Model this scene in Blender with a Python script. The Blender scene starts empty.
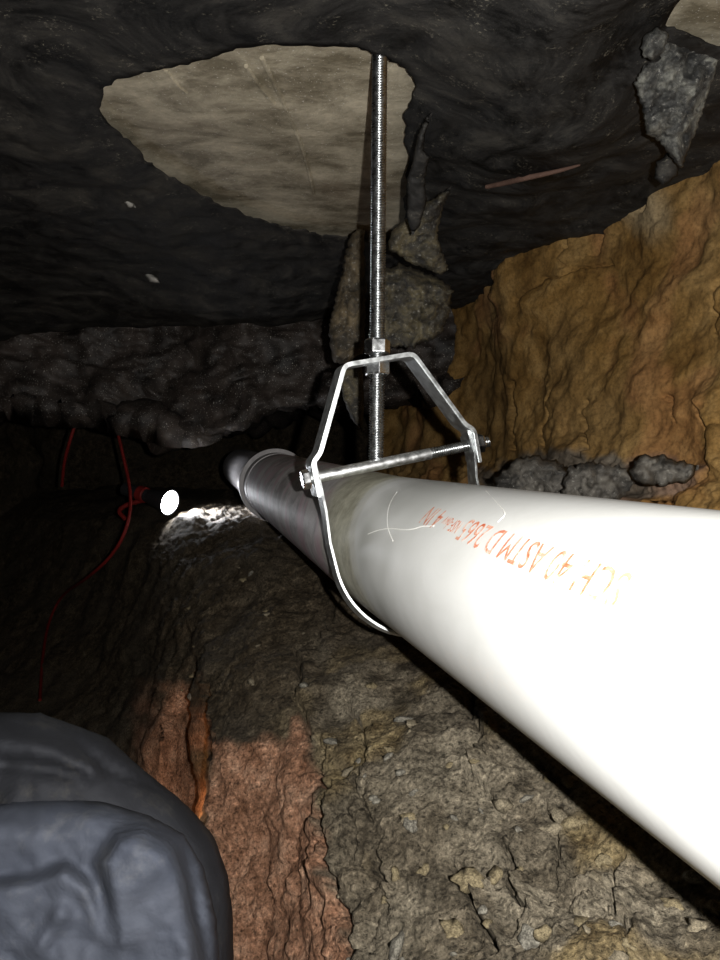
import bpy, bmesh, math, random
import numpy as np
from mathutils import Vector, Matrix, noise as mnoise
from mathutils.geometry import delaunay_2d_cdt

random.seed(7)
S = bpy.context.scene
COL = S.collection

# ------------------------------------------------------------------ camera
F = 26 / 36 * 960                       # focal length in pixels
PITCH = math.radians(2.25)
CP, SP = math.cos(PITCH), math.sin(PITCH)
Z0 = 0.60                               # camera height above the trench floor datum
cam_d = bpy.data.cameras.new('camera')
cam_d.sensor_fit = 'VERTICAL'; cam_d.sensor_height = 36; cam_d.lens = 26
cam_d.clip_start = 0.01; cam_d.clip_end = 50
cam = bpy.data.objects.new('camera', cam_d)
cam.location = (0, 0, Z0); cam.rotation_euler = (math.pi / 2 - PITCH, 0, 0)
COL.objects.link(cam); S.camera = cam

# ------------------------------------------------------------------ world, flash, exposure
wd = bpy.data.worlds.new('world'); S.world = wd; wd.use_nodes = True
wd.node_tree.nodes['Background'].inputs[0].default_value = (0.5, 0.6, 0.7, 1)
wd.node_tree.nodes['Background'].inputs[1].default_value = 0.0008
S.view_settings.view_transform = 'Standard'; S.view_settings.look = 'None'
S.view_settings.gamma = 1; S.view_settings.use_curve_mapping = False
S.view_settings.exposure = 0.0
# the phone's LED flash, beside the lens
fl = bpy.data.lights.new('phone_flash', 'AREA'); fl.shape = 'DISK'; fl.size = 0.006
fl.energy = 5.0; fl.color = (1.0, 0.97, 0.92)
flo = bpy.data.objects.new('phone_flash', fl); COL.objects.link(flo)
flo.location = (0.027, 0.0, Z0 + 0.006); flo.rotation_euler = (math.pi / 2 - PITCH, 0, 0)

# ------------------------------------------------------------------ helpers
def at(px, py, d):
    """pixel + real depth along the view axis -> world point"""
    xc = (px - 360) / F * d; yc = (480 - py) / F * d
    return Vector((xc, d * CP + yc * SP, Z0 + yc * CP - d * SP))

def atv(px, py, d):
    xc = (px - 360) / F * d; yc = (480 - py) / F * d
    return np.stack([xc, d * CP + yc * SP, Z0 + yc * CP - d * SP], -1)

def plane_depth(py, z):
    """depth at which a pixel row meets the level z"""
    return (z - Z0) / ((480 - py) / F * CP - SP)

def _h(ix, iy, iz, k=0):
    h = (ix.astype(np.int64) * 374761393 + iy.astype(np.int64) * 668265263 + iz.astype(np.int64) * 2147483647 + k * 974634777) & 0xffffffff
    h = ((h ^ (h >> 13)) * 1274126177) & 0xffffffff
    h = ((h ^ (h >> 16)) * 2246822519) & 0xffffffff
    return ((h ^ (h >> 15)) & 0xffffff) / float(0xffffff)

def vn(P):
    i = np.floor(P).astype(np.int64); f = P - i
    w = f * f * f * (f * (f * 6 - 15) + 10)
    r = 0
    for a in (0, 1):
        for b in (0, 1):
            for c in (0, 1):
                ww = (w[..., 0] if a else 1 - w[..., 0]) * (w[..., 1] if b else 1 - w[..., 1]) * (w[..., 2] if c else 1 - w[..., 2])
                r = r + ww * _h(i[..., 0] + a, i[..., 1] + b, i[..., 2] + c)
    return r * 2 - 1

def fbm(P, o=4, g=0.5):
    r, a = 0, 1.0
    for k in range(o):
        r = r + a * vn(P * (2.03 ** k) + 17.3 * k); a *= g
    return r

def worley(P):
    i = np.floor(P).astype(np.int64); f = P - i
    F1 = np.full(P.shape[:-1], 9.0); F2 = F1.copy(); ID = F1.copy()
    for a in (-1, 0, 1):
        for b in (-1, 0, 1):
            for c in (-1, 0, 1):
                x, y, z = i[..., 0] + a, i[..., 1] + b, i[..., 2] + c
                d = np.sqrt((a + _h(x, y, z, 1) - f[..., 0]) ** 2 + (b + _h(x, y, z, 2) - f[..., 1]) ** 2 + (c + _h(x, y, z, 3) - f[..., 2]) ** 2)
                n = d < F1
                F2 = np.where(n, F1, np.minimum(F2, d)); ID = np.where(n, _h(x, y, z, 4), ID); F1 = np.where(n, d, F1)
    return F1, F2, ID

def sm(a, b, x):
    t = np.clip((x - a) / (b - a), 0, 1); return t * t * (3 - 2 * t)

def poly_dist(X, Y, pts, closed=False):
    pts = list(pts) + ([pts[0]] if closed else [])
    D = np.full(X.shape, 1e9)
    for (x0, y0), (x1, y1) in zip(pts[:-1], pts[1:]):
        dx, dy = x1 - x0, y1 - y0
        t = np.clip(((X - x0) * dx + (Y - y0) * dy) / (dx * dx + dy * dy + 1e-12), 0, 1)
        D = np.minimum(D, np.hypot(X - x0 - t * dx, Y - y0 - t * dy))
    return D

def inside(X, Y, pts):
    r = np.zeros(X.shape, bool); n = len(pts)
    for k in range(n):
        x0, y0 = pts[k]; x1, y1 = pts[(k + 1) % n]
        c = ((y0 > Y) != (y1 > Y)) & (X < (x1 - x0) * (Y - y0) / ((y1 - y0) if y1 != y0 else 1e-12) + x0)
        r ^= c
    return r

def sdist(X, Y, pts):
    d = poly_dist(X, Y, pts, True); return np.where(inside(X, Y, pts), -d, d)

def jag(pts, step, amp, seed=0, closed=True):
    out = []; n = len(pts); r = random.Random(seed)
    for k in range(n if closed else n - 1):
        x0, y0 = pts[k]; x1, y1 = pts[(k + 1) % n]
        L = math.hypot(x1 - x0, y1 - y0); m = max(1, int(L / step))
        for j in range(m):
            t = j / m; a = amp * (r.random() * 2 - 1) + amp * 1.2 * mnoise.noise(Vector((x0 + (x1 - x0) * t, y0 + (y1 - y0) * t, seed)) * 0.07)
            nx, ny = -(y1 - y0) / max(L, 1e-9), (x1 - x0) / max(L, 1e-9)
            out.append((x0 + (x1 - x0) * t + nx * a, y0 + (y1 - y0) * t + ny * a))
    return out

def tag(o, label=None, cat=None, group=None, kind=None):
    if label: o['label'] = label
    if cat: o['category'] = cat
    if group: o['group'] = group
    if kind: o['kind'] = kind
    return o

def empty(name, loc):
    o = bpy.data.objects.new(name, None); o.location = loc; o.empty_display_size = 0.02
    COL.objects.link(o); return o

def link(name, me, mat, parent=None, smooth=True):
    o = bpy.data.objects.new(name, me)
    if mat: me.materials.append(mat)
    if smooth:
        me.polygons.foreach_set('use_smooth', [True] * len(me.polygons))
    COL.objects.link(o)
    if parent:
        o.parent = parent
        o.matrix_parent_inverse = Matrix.Translation(parent.location).inverted()
    return o

def from_bm(name, bm, mat, parent=None, smooth=True, angle=None):
    me = bpy.data.meshes.new(name)
    bmesh.ops.recalc_face_normals(bm, faces=bm.faces)
    bm.to_mesh(me); bm.free()
    o = link(name, me, mat, parent, smooth)
    if angle and smooth:
        me.set_sharp_from_angle(angle=math.radians(angle))
    return o

def grid_mesh(name, W, mat, zone=None, parent=None, keep=None, smooth=True):
    n, m = W.shape[:2]
    idx = np.arange(n * m).reshape(n, m)
    q = np.stack([idx[:-1, :-1], idx[:-1, 1:], idx[1:, 1:], idx[1:, :-1]], -1).reshape(-1, 4)
    if keep is not None: q = q[keep.reshape(-1)]
    me = bpy.data.meshes.new(name)
    me.from_pydata(W.reshape(-1, 3).tolist(), [], q.tolist())
    if zone is not None:
        ca = me.color_attributes.new('zone', 'FLOAT_COLOR', 'POINT')
        z = np.concatenate([zone.reshape(-1, 3), np.ones((n * m, 1))], 1)
        ca.data.foreach_set('color', z.astype(np.float32).ravel())
    if keep is not None:
        bm = bmesh.new(); bm.from_mesh(me)
        bmesh.ops.delete(bm, geom=[v for v in bm.verts if not v.link_faces], context='VERTS')
        bm.to_mesh(me); bm.free()
    return link(name, me, mat, parent, smooth)

def normals(W):
    a = np.gradient(W, axis=0); b = np.gradient(W, axis=1)
    n = np.cross(b, a); n /= np.linalg.norm(n, axis=-1, keepdims=True) + 1e-12
    return n

def blur(A, k=2):
    for _ in range(k):
        for ax in (0, 1):
            A = (np.roll(A, 1, ax) + 2 * A + np.roll(A, -1, ax)) / 4 if False else _b(A, ax)
    return A
def _b(A, ax):
    p = np.concatenate([np.take(A, [0], ax), A, np.take(A, [-1], ax)], ax)
    n = A.shape[ax]
    return (np.take(p, range(0, n), ax) + 2 * np.take(p, range(1, n + 1), ax) + np.take(p, range(2, n + 2), ax)) / 4

def bilerp(cx, cy, T, X, Y):
    T = np.array(T, float); cx = np.array(cx, float); cy = np.array(cy, float)
    i = np.clip(np.searchsorted(cx, X) - 1, 0, len(cx) - 2); j = np.clip(np.searchsorted(cy, Y) - 1, 0, len(cy) - 2)
    fx = np.clip((X - cx[i]) / (cx[i + 1] - cx[i]), 0, 1); fy = np.clip((Y - cy[j]) / (cy[j + 1] - cy[j]), 0, 1)
    return (T[j, i] * (1 - fx) + T[j, i + 1] * fx) * (1 - fy) + (T[j + 1, i] * (1 - fx) + T[j + 1, i + 1] * fx) * fy

# ------------------------------------------------------------------ materials
def mat(name, rough=0.8, spec=0.3, metal=0.0):
    m = bpy.data.materials.new(name); m.use_nodes = True
    nt = m.node_tree; b = nt.nodes['Principled BSDF']
    b.inputs['Roughness'].default_value = rough; b.inputs['Metallic'].default_value = metal
    b.inputs['Specular IOR Level'].default_value = spec
    return m, nt, b

def N(nt, t, **kw):
    n = nt.nodes.new(t)
    for k, v in kw.items():
        if k in n.inputs: n.inputs[k].default_value = v
        else: setattr(n, k, v)
    return n

def coords(nt):
    return N(nt, 'ShaderNodeTexCoord').outputs['Object']

def noise_tex(nt, co, scale, detail=5, rough=0.6, dist=0.0):
    n = N(nt, 'ShaderNodeTexNoise', Scale=scale, Detail=detail, Roughness=rough, Distortion=dist)
    nt.links.new(co, n.inputs['Vector']); return n.outputs['Fac']

def ramp(nt, fac, stops):
    r = N(nt, 'ShaderNodeValToRGB'); e = r.color_ramp.elements
    while len(e) < len(stops): e.new(0.5)
    for k, (p, c) in enumerate(stops):
        e[k].position = p; e[k].color = (c, c, c, 1) if isinstance(c, (int, float)) else (*c, 1)
    nt.links.new(fac, r.inputs[0]); return r.outputs[0]

def mix(nt, fac, a, b, blend='MIX'):
    m = N(nt, 'ShaderNodeMix', data_type='RGBA', blend_type=blend)
    for v, s in ((fac, m.inputs[0]), (a, m.inputs[6]), (b, m.inputs[7])):
        if hasattr(v, 'node'): nt.links.new(v, s)
        elif isinstance(v, (int, float)): s.default_value = v
        else: s.default_value = (*v, 1)
    return m.outputs[2]

def math_(nt, op, a, b=0.0):
    m = N(nt, 'ShaderNodeMath', operation=op)
    for v, s in ((a, m.inputs[0]), (b, m.inputs[1])):
        if hasattr(v, 'node'): nt.links.new(v, s)
        else: s.default_value = v
    return m.outputs[0]

def bump(nt, b, h, strength=0.5, dist=0.003):
    n = N(nt, 'ShaderNodeBump', Strength=strength, Distance=dist)
    nt.links.new(h, n.inputs['Height']); nt.links.new(n.outputs[0], b.inputs['Normal'])

def zones(nt):
    a = N(nt, 'ShaderNodeAttribute', attribute_name='zone')
    s = N(nt, 'ShaderNodeSeparateColor'); nt.links.new(a.outputs['Color'], s.inputs[0])
    return s.outputs[0], s.outputs[1], s.outputs[2]

# grey-brown dug soil with red clay, yellow and grey zones; lighter near, darker beyond as painted flash falloff
def soil_material():
    m, nt, b = mat('dug_soil', 0.9, 0.15); co = coords(nt); r, g, y = zones(nt)
    big = noise_tex(nt, co, 9, 6, 0.65, 0.3); fine = noise_tex(nt, co, 330, 5, 0.75); mid = noise_tex(nt, co, 46, 9, 0.74, 0.1)
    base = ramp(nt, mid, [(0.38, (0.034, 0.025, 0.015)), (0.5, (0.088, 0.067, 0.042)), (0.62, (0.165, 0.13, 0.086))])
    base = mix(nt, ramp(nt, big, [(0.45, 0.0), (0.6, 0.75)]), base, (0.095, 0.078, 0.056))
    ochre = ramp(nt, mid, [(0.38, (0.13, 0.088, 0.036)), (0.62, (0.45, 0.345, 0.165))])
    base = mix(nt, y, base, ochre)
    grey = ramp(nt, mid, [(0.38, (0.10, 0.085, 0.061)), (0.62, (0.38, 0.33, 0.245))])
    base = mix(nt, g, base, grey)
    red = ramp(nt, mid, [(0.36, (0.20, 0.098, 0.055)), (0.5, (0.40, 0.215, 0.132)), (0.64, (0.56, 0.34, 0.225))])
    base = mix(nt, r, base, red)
    base = mix(nt, 1.0, base, ramp(nt, fine, [(0.36, 0.22), (0.48, 0.9), (0.56, 1.1), (0.66, 1.9)]), 'MULTIPLY')
    nt.links.new(base, b.inputs['Base Color'])
    bump(nt, b, math_(nt, 'ADD', fine, math_(nt, 'MULTIPLY', mid, 1.2)), 1.0, 0.006); return m

def clay_material():
    m, nt, b = mat('orange_clay', 0.85, 0.2); co = coords(nt); r, g, y = zones(nt)
    mid = noise_tex(nt, co, 16, 8, 0.68, 0.2); fine = noise_tex(nt, co, 220, 5, 0.75); big = noise_tex(nt, co, 5, 3)
    base = ramp(nt, mid, [(0.34, (0.15, 0.078, 0.020)), (0.5, (0.26, 0.148, 0.044)), (0.64, (0.38, 0.235, 0.085))])
    base = mix(nt, ramp(nt, big, [(0.4, 0.0), (0.65, 0.5)]), base, (0.29, 0.195, 0.085))
    grey = ramp(nt, mid, [(0.3, (0.05, 0.045, 0.04)), (0.7, (0.20, 0.185, 0.16))])
    base = mix(nt, g, base, grey)
    pale = ramp(nt, mid, [(0.3, (0.28, 0.2, 0.10)), (0.7, (0.42, 0.33, 0.2))])
    base = mix(nt, y, base, pale)
    base = mix(nt, r, base, (0.42, 0.17, 0.08))
    base = mix(nt, 1.0, base, ramp(nt, fine, [(0.32, 0.55), (0.5, 0.98), (0.7, 1.3)]), 'MULTIPLY')
    nt.links.new(base, b.inputs['Base Color'])
    bump(nt, b, math_(nt, 'ADD', math_(nt, 'MULTIPLY', fine, 0.5), mid), 0.5, 0.003); return m

def concrete_material(name, lo, hi, stain=(0.2, 0.15, 0.1)):
    m, nt, b = mat(name, 0.55, 0.35); co = coords(nt)
    mp = N(nt, 'ShaderNodeMapping'); mp.inputs['Scale'].default_value = (1, 1.5, 1); nt.links.new(co, mp.inputs[0])
    big = noise_tex(nt, mp.outputs[0], 13, 8, 0.66, 0.3); fine = noise_tex(nt, co, 160, 4, 0.7); sp = noise_tex(nt, co, 420, 2)
    base = ramp(nt, big, [(0.38, lo), (0.5, [(a + c) / 2 for a, c in zip(lo, hi)]), (0.63, hi)])
    base = mix(nt, ramp(nt, noise_tex(nt, co, 5, 4), [(0.6, 0.0), (0.72, 0.5)]), base, stain)
    base = mix(nt, ramp(nt, sp, [(0.66, 0.0), (0.70, 0.8)]), base, (0.75, 0.72, 0.65))
    base = mix(nt, 1.0, base, ramp(nt, fine, [(0.2, 0.75), (0.7, 1.08)]), 'MULTIPLY')
    nt.links.new(base, b.inputs['Base Color'])
    bump(nt, b, math_(nt, 'ADD', big, math_(nt, 'MULTIPLY', fine, 0.3)), 0.5, 0.004); return m

def plastic_material():
    m, nt, b = mat('black_plastic_sheeting', 0.65, 0.18); co = coords(nt)
    dust = noise_tex(nt, co, 11, 8, 0.75, 1.2); sp = noise_tex(nt, co, 330, 3, 0.8); mid = noise_tex(nt, co, 45, 5, 0.7)
    base = ramp(nt, dust, [(0.38, (0.006, 0.006, 0.006)), (0.52, (0.030, 0.029, 0.028)), (0.66, (0.066, 0.062, 0.055))])
    f = math_(nt, 'MULTIPLY', ramp(nt, sp, [(0.55, 0.0), (0.66, 0.9)]), ramp(nt, mid, [(0.52, 0.0), (0.66, 1.0)]))
    base = mix(nt, f, base, (0.27, 0.25, 0.2))
    nt.links.new(base, b.inputs['Base Color'])
    nt.links.new(ramp(nt, dust, [(0.4, 0.58), (0.65, 0.85)]), b.inputs['Roughness'])
    bump(nt, b, math_(nt, 'ADD', mid, math_(nt, 'MULTIPLY', sp, 0.25)), 0.5, 0.003); return m

def flap_material(name, a, c, d):
    m, nt, b = mat(name, 0.6, 0.45); co = coords(nt)
    mid = noise_tex(nt, co, 34, 9, 0.75, 0.6); sp = noise_tex(nt, co, 260, 4, 0.8)
    base = ramp(nt, mid, [(0.40, a), (0.5, c), (0.61, d)])
    base = mix(nt, ramp(nt, sp, [(0.58, 0.0), (0.68, 0.75)]), base, (0.42, 0.41, 0.37))
    nt.links.new(base, b.inputs['Base Color'])
    bump(nt, b, math_(nt, 'ADD', mid, math_(nt, 'MULTIPLY', sp, 0.3)), 0.9, 0.005); return m

def zinc_material(name, rough, col=(0.78, 0.8, 0.82)):
    m, nt, b = mat(name, rough, 0.5, 1.0); co = coords(nt)
    n = noise_tex(nt, co, 190, 3)
    nt.links.new(ramp(nt, n, [(0.3, [x * 0.75 for x in col]), (0.7, col)]), b.inputs['Base Color'])
    nt.links.new(ramp(nt, n, [(0.3, rough * 0.8), (0.75, rough * 1.35)]), b.inputs['Roughness'])
    return m

def plain(name, col, rough=0.6, spec=0.4, bumps=0, var=0.3):
    m, nt, b = mat(name, rough, spec); co = coords(nt)
    n = noise_tex(nt, co, 60, 5)
    nt.links.new(ramp(nt, n, [(0.3, [x * (1 - var) for x in col]), (0.7, [min(1, x * (1 + var * 0.5)) for x in col])]), b.inputs['Base Color'])
    if bumps: bump(nt, b, n, bumps, 0.002)
    return m

M_SOIL = soil_material(); M_CLAY = clay_material()
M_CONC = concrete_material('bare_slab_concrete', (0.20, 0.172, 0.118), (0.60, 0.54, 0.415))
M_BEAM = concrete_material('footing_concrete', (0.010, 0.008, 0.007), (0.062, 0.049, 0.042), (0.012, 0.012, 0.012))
M_PLAS = plastic_material()
M_FLAP = flap_material('soil_caked_plastic', (0.018, 0.017, 0.016), (0.06, 0.052, 0.036), (0.15, 0.125, 0.07))
M_FLAPG = flap_material('cement_caked_plastic', (0.016, 0.017, 0.018), (0.07, 0.07, 0.066), (0.24, 0.24, 0.21))
M_FLAPB = flap_material('brown_caked_plastic', (0.03, 0.025, 0.018), (0.085, 0.066, 0.04), (0.17, 0.13, 0.075))
M_ZINC = zinc_material('zinc_plated_steel', 0.24, (0.88, 0.9, 0.92)); M_GALV = zinc_material('galvanised_strap', 0.40, (0.70, 0.73, 0.74))
M_ROD = zinc_material('zinc_threaded_steel', 0.28, (0.60, 0.62, 0.63))
M_BOLT = zinc_material('zinc_bolt_shank', 0.40, (0.92, 0.94, 0.95))
M_RED = plain('red_cable_jacket', (0.16, 0.012, 0.010), 0.6, 0.2)
M_ROOT = plain('dry_root', (0.115, 0.068, 0.052), 0.8, 0.2, 0.6)
M_DARK = plain('dark_lamp_housing', (0.02, 0.02, 0.022), 0.45)
M_ROCK = flap_material('dark_shale', (0.03, 0.028, 0.025), (0.10, 0.092, 0.08), (0.19, 0.175, 0.15))
M_CHIP = plain('pale_cement_chip', (0.42, 0.41, 0.38), 0.8, 0.3, 0.5)

# ------------------------------------------------------------------ the setting
H = Z0 + 0.338                                     # underside of the slab
# pipe axis (fitted): near run, then a slight rise past the hanger
PA = Vector((0.17588, 0.04812, Z0 - 0.07724)); PU = Vector((-0.26387, 0.96456, 0.0)).normalized()
PSIDE = Vector((PU.y, -PU.x, 0)); PR = 0.05715

# concrete slab above everything
W = 60
gx, gy = np.meshgrid(np.linspace(-1.7, 1.5, 130), np.linspace(-0.9, 3.4, 170))
gz = H + 0.004 * fbm(np.stack([gx * 6, gy * 6, gx * 0], -1), 4)
slab = grid_mesh('ceiling', np.stack([gx, gy, gz], -1), M_CONC)
sol = slab.modifiers.new('thickness', 'SOLIDIFY'); sol.thickness = 0.10; sol.offset = 1 if slab.data.polygons[0].normal.z > 0 else -1
tag(slab, 'rough grey underside of the concrete slab above the tunnel', kind='structure')

# dug soil floor: bench under the pipe, cut red face, trench falling away to the left
FX = [-700, -250, 0, 100, 160, 194, 205, 260, 330, 420, 550, 720, 950, 1400]
FY = [488, 503, 520, 560, 620, 680, 740, 830, 960, 1150, 1500, 2400]
FD = [
 [3.00, 3.00, 2.95, 2.60, 2.40, 2.30, 2.30, 2.20, 2.2, 2.2, 2.2, 2.2, 2.2, 2.2],
 [2.90, 2.90, 2.80, 2.20, 1.75, 1.62, 1.60, 1.48, 1.42, 1.4, 1.4, 1.4, 1.4, 1.4],
 [2.80, 2.80, 2.60, 2.00, 1.52, 1.42, 1.40, 1.25, 1.2, 1.2, 1.2, 1.2, 1.2, 1.2],
 [2.60, 2.60, 2.40, 1.85, 1.32, 1.17, 1.14, 1.02, 0.98, 0.95, 0.94, 0.94, 0.94, 0.94],
 [2.20, 2.20, 2.10, 1.65, 1.15, 0.98, 0.95, 0.85, 0.80, 0.76, 0.74, 0.74, 0.74, 0.74],
 [1.80, 1.80, 1.75, 1.40, 0.98, 0.90, 0.78, 0.69, 0.65, 0.60, 0.56, 0.54, 0.54, 0.54],
 [1.50, 1.50, 1.45, 1.15, 0.86, 0.96, 0.615, 0.585, 0.54, 0.495, 0.45, 0.42, 0.42, 0.42],
 [1.15, 1.15, 1.12, 1.00, 0.86, 0.88, 0.565, 0.545, 0.465, 0.420, 0.375, 0.345, 0.34, 0.34],
 [0.85, 0.85, 0.85, 0.84, 0.80, 0.74, 0.510, 0.500, 0.405, 0.350, 0.300, 0.275, 0.27, 0.27],
 [0.60, 0.60, 0.60, 0.60, 0.60, 0.55, 0.430, 0.420, 0.325, 0.275, 0.235, 0.215, 0.21, 0.21],
 [0.40, 0.40, 0.40, 0.40, 0.40, 0.38, 0.330, 0.320, 0.235, 0.195, 0.165, 0.150, 0.15, 0.15],
 [0.21, 0.21, 0.21, 0.21, 0.21, 0.21, 0.21, 0.21, 0.15, 0.125, 0.12, 0.115, 0.115, 0.115]]
def axis_samples(nodes, dens):
    out = [np.array([nodes[0]], float)]
    for a, b, n in zip(nodes[:-1], nodes[1:], dens): out.append(np.linspace(a, b, n + 1)[1:])
    return np.concatenate(out)
cx = axis_samples(FX, [14, 24, 30, 28, 20, 16, 44, 44, 52, 66, 74, 24, 12])
cy = axis_samples(FY, [10, 24, 44, 54, 54, 58, 76, 88, 40, 14, 8])
PX, PY = np.meshgrid(cx, cy)
def floor_depth(X, Y): return bilerp(FX, FY, FD, X, Y)
dep = floor_depth(PX, PY)
left = sm(198, 215, PX)                             # keep the cut edge at the left crisp
dep = left * blur(dep, 3) + (1 - left) * blur(dep, 1)
Wf = atv(PX, PY, dep)
nf = normals(Wf)
nf *= np.where((nf * (np.array([0, 0, Z0]) - Wf)).sum(-1, keepdims=True) > 0, 1, -1)
redpoly = [(203, 748), (215, 738), (258, 742), (300, 728), (306, 760), (318, 812), (330, 868), (348, 925), (372, 1010), (203, 1030)]
dn = 14 * fbm(np.stack([PX * 0.05, PY * 0.05, PX * 0], -1), 3)
Zred = sm(10, -10, sdist(PX, PY, redpoly) + dn * 0.7)
redleft = [(132, 704), (160, 690), (186, 688), (200, 760), (203, 900), (130, 860)]
Zred = np.maximum(Zred, sm(16, -16, sdist(PX, PY, redleft) + dn))
F1, F2, ID = worley(Wf * 24 + 0.35 * np.stack([fbm(Wf * 30, 3), fbm(Wf * 30 + 9, 3), fbm(Wf * 30 + 19, 3)], -1))
G1, G2, GD = worley(Wf * np.array([62, 62, 62]) + 0.5 * np.stack([fbm(Wf * 60, 2), fbm(Wf * 60 + 9, 2), fbm(Wf * 60 + 19, 2)], -1))
near = sm(590, 760, PY + 2.2 * dn) * (1 - Zred) * sm(255, 375, PX + 1.6 * dn)  # nearer soil; its zone colours are lightened to imitate flash falloff
soft = 1 - near * 0.55
h = 0.010 * fbm(Wf * 11, 4) + 0.0028 * fbm(Wf * 45, 4)
gran = fbm(Wf * 70 + 5, 4)
h += near * (0.003 * (ID - 0.4) * sm(0, .3, F2 - F1) + 0.0012 * (GD - 0.5) * sm(0, .3, G2 - G1) + 0.0018 * gran - 0.007 * np.exp(-((F2 - F1) / 0.03) ** 2) * (ID > 0.72) + 0.0014 * fbm(Wf * 230, 3))
h += (1 - near) * (1 - Zred) * (0.0022 * fbm(Wf * 80, 3) + 0.0012 * fbm(Wf * 200, 2))
# spade scores in the red cut face, running steeply down it
score = fbm(np.stack([Wf[..., 0] * 95 + 0.4 * Wf[..., 2] * 90, Wf[..., 1] * 26, Wf[..., 2] * 34], -1), 4)
h += Zred * left * (0.0018 * score + 0.0026 * fbm(Wf * 85, 4))
cracks = [([(330, 600), (318, 625), (302, 655), (300, 700), (310, 735)], 2.2, .008), ([(322, 745), (318, 775), (330, 800), (325, 840), (340, 880), (350, 930), (358, 965)], 3.0, .012),
          ([(384, 855), (388, 880), (396, 912)], 2.2, .012), ([(452, 860), (458, 885), (470, 900), (478, 925), (492, 948)], 3.4, .014),
          ([(506, 838), (508, 862), (500, 880), (520, 895), (512, 920)], 2.4, .012), ([(545, 800), (556, 830), (550, 865)], 2.0, .008),
          ([(478, 884), (500, 880), (545, 886), (590, 884), (640, 905)], 2.4, .010), ([(348, 700), (366, 735), (360, 790), (378, 830)], 1.8, .007),
          ([(470, 700), (480, 740), (470, 775), (492, 800)], 2.2, .009), ([(620, 850), (610, 890), (630, 930), (622, 970)], 2.2, .009)]
wx = PX + 7 * fbm(np.stack([PX * .06, PY * .06, PX * 0 + 3], -1), 3); wy = PY + 7 * fbm(np.stack([PX * .06, PY * .06, PX * 0 + 8], -1), 3)
for pts, w, d in cracks:
    h -= 1.5 * d * np.exp(-(poly_dist(wx, wy, pts) / w) ** 2)
    h += 0.35 * d * np.exp(-(poly_dist(wx - 9, wy + 3, pts) / 9) ** 2)
Wf = Wf + nf * (h * sm(0.1, 0.35, dep))[..., None]
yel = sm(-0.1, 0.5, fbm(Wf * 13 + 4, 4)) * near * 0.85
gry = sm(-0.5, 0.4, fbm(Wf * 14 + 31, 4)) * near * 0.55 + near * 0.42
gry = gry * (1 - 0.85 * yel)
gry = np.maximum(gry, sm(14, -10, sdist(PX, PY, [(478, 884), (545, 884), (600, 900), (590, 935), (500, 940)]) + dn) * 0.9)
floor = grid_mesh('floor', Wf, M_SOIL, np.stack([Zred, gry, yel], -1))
tag(floor, 'cracked grey-brown dug soil with a red clay cut', kind='structure')

# orange clay wall on the right, running alongside the pipe
KX = [375, 440, 505, 560, 640, 720, 860, 1100, 1600]
KY = [-160, 60, 160, 260, 360, 430, 465, 500, 620]
def wall_depth_at(px):                              # wall parallel to the pipe, 0.36 m to its right
    off = PA + PSIDE * 0.375
    k = (px - 360) / F
    # x = k*d ; y ~ d  -> off + s*PU
    s = (k * off.y - off.x) / (PU.x - k * PU.y)
    return off.y + s * PU.y
kd = [min(2.0, wall_depth_at(x)) for x in KX]
lean = [1.0, 1.0, 1.0, 0.99, 0.97, 0.94, 0.91, 0.88, 0.86]
KD = [[d * l for d in kd] for l in lean]
cx = axis_samples(KX, [50, 56, 56, 70, 70, 60, 40, 20]); cy = axis_samples(KY, [30, 60, 80, 80, 60, 46, 44, 26])
QX, QY = np.meshgrid(cx, cy)
dk = blur(bilerp(KX, KY, KD, QX, QY), 4)
dk = dk + 0.10 * sm(520, 470, QX) * sm(250, 300, QY)          # the bay beyond the corner sits deeper
Ww = atv(QX, QY, dk); nw = normals(Ww)
nw *= np.where((nw * (np.array([0, 0, Z0]) - Ww)).sum(-1, keepdims=True) > 0, 1, -1)
st = Ww * np.array([8, 8, 8.5])
h = 0.022 * fbm(st * 0.55, 3) + 0.007 * fbm(st * 2 + 4, 3)
h += 0.005 * fbm(Ww * np.array([15, 15, 18]) + 7, 3) + 0.0016 * fbm(Ww * 70, 4)
F1, F2, ID = worley(Ww * np.array([9, 9, 7]) + 0.5 * np.stack([fbm(Ww * 14, 3), fbm(Ww * 14 + 9, 3), fbm(Ww * 14 + 19, 3)], -1))

rub = sm(455, 470, QY); h += rub * 0.008 * fbm(Ww * 50, 3)
cr = [([(503, 222), (511, 238), (513, 262), (505, 282), (499, 300)], 2.2, .03), ([(592, 182), (600, 205), (588, 225), (586, 250)], 1.6, .015),
      ([(556, 205), (560, 228), (562, 262)], 1.6, .012), ([(640, 165), (640, 195), (632, 212)], 2, .014), ([(548, 394), (542, 420), (534, 440)], 1.8, .012),
      ([(699, 408), (712, 430), (709, 445), (708, 468)], 3.2, .03), ([(507, 380), (507, 420), (500, 448)], 1.8, .014), ([(663, 395), (672, 420)], 1.8, .01),
      ([(720, 260), (702, 292), (712, 330)], 2, .012), ([(585, 400), (587, 430), (583, 455)], 2, .01), ([(600, 262), (570, 268), (545, 282), (525, 300)], 1.8, .01)]
wx = QX + 5 * fbm(np.stack([QX * .07, QY * .07, QX * 0 + 3], -1), 3); wy = QY + 5 * fbm(np.stack([QX * .07, QY * .07, QX * 0 + 8], -1), 3)
for pts, w, d in cr:
    h -= d * np.exp(-(poly_dist(wx, wy, pts) / w) ** 2); h += 0.3 * d * np.exp(-(poly_dist(wx - 10, wy, pts) / 9) ** 2)
Ww = Ww + nw * h[..., None]
pal = sm(12, -12, sdist(QX, QY, [(628, 168), (655, 172), (660, 225), (640, 235), (620, 215)]) + 10 * fbm(Ww * 20, 2)) * 0.9
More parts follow.
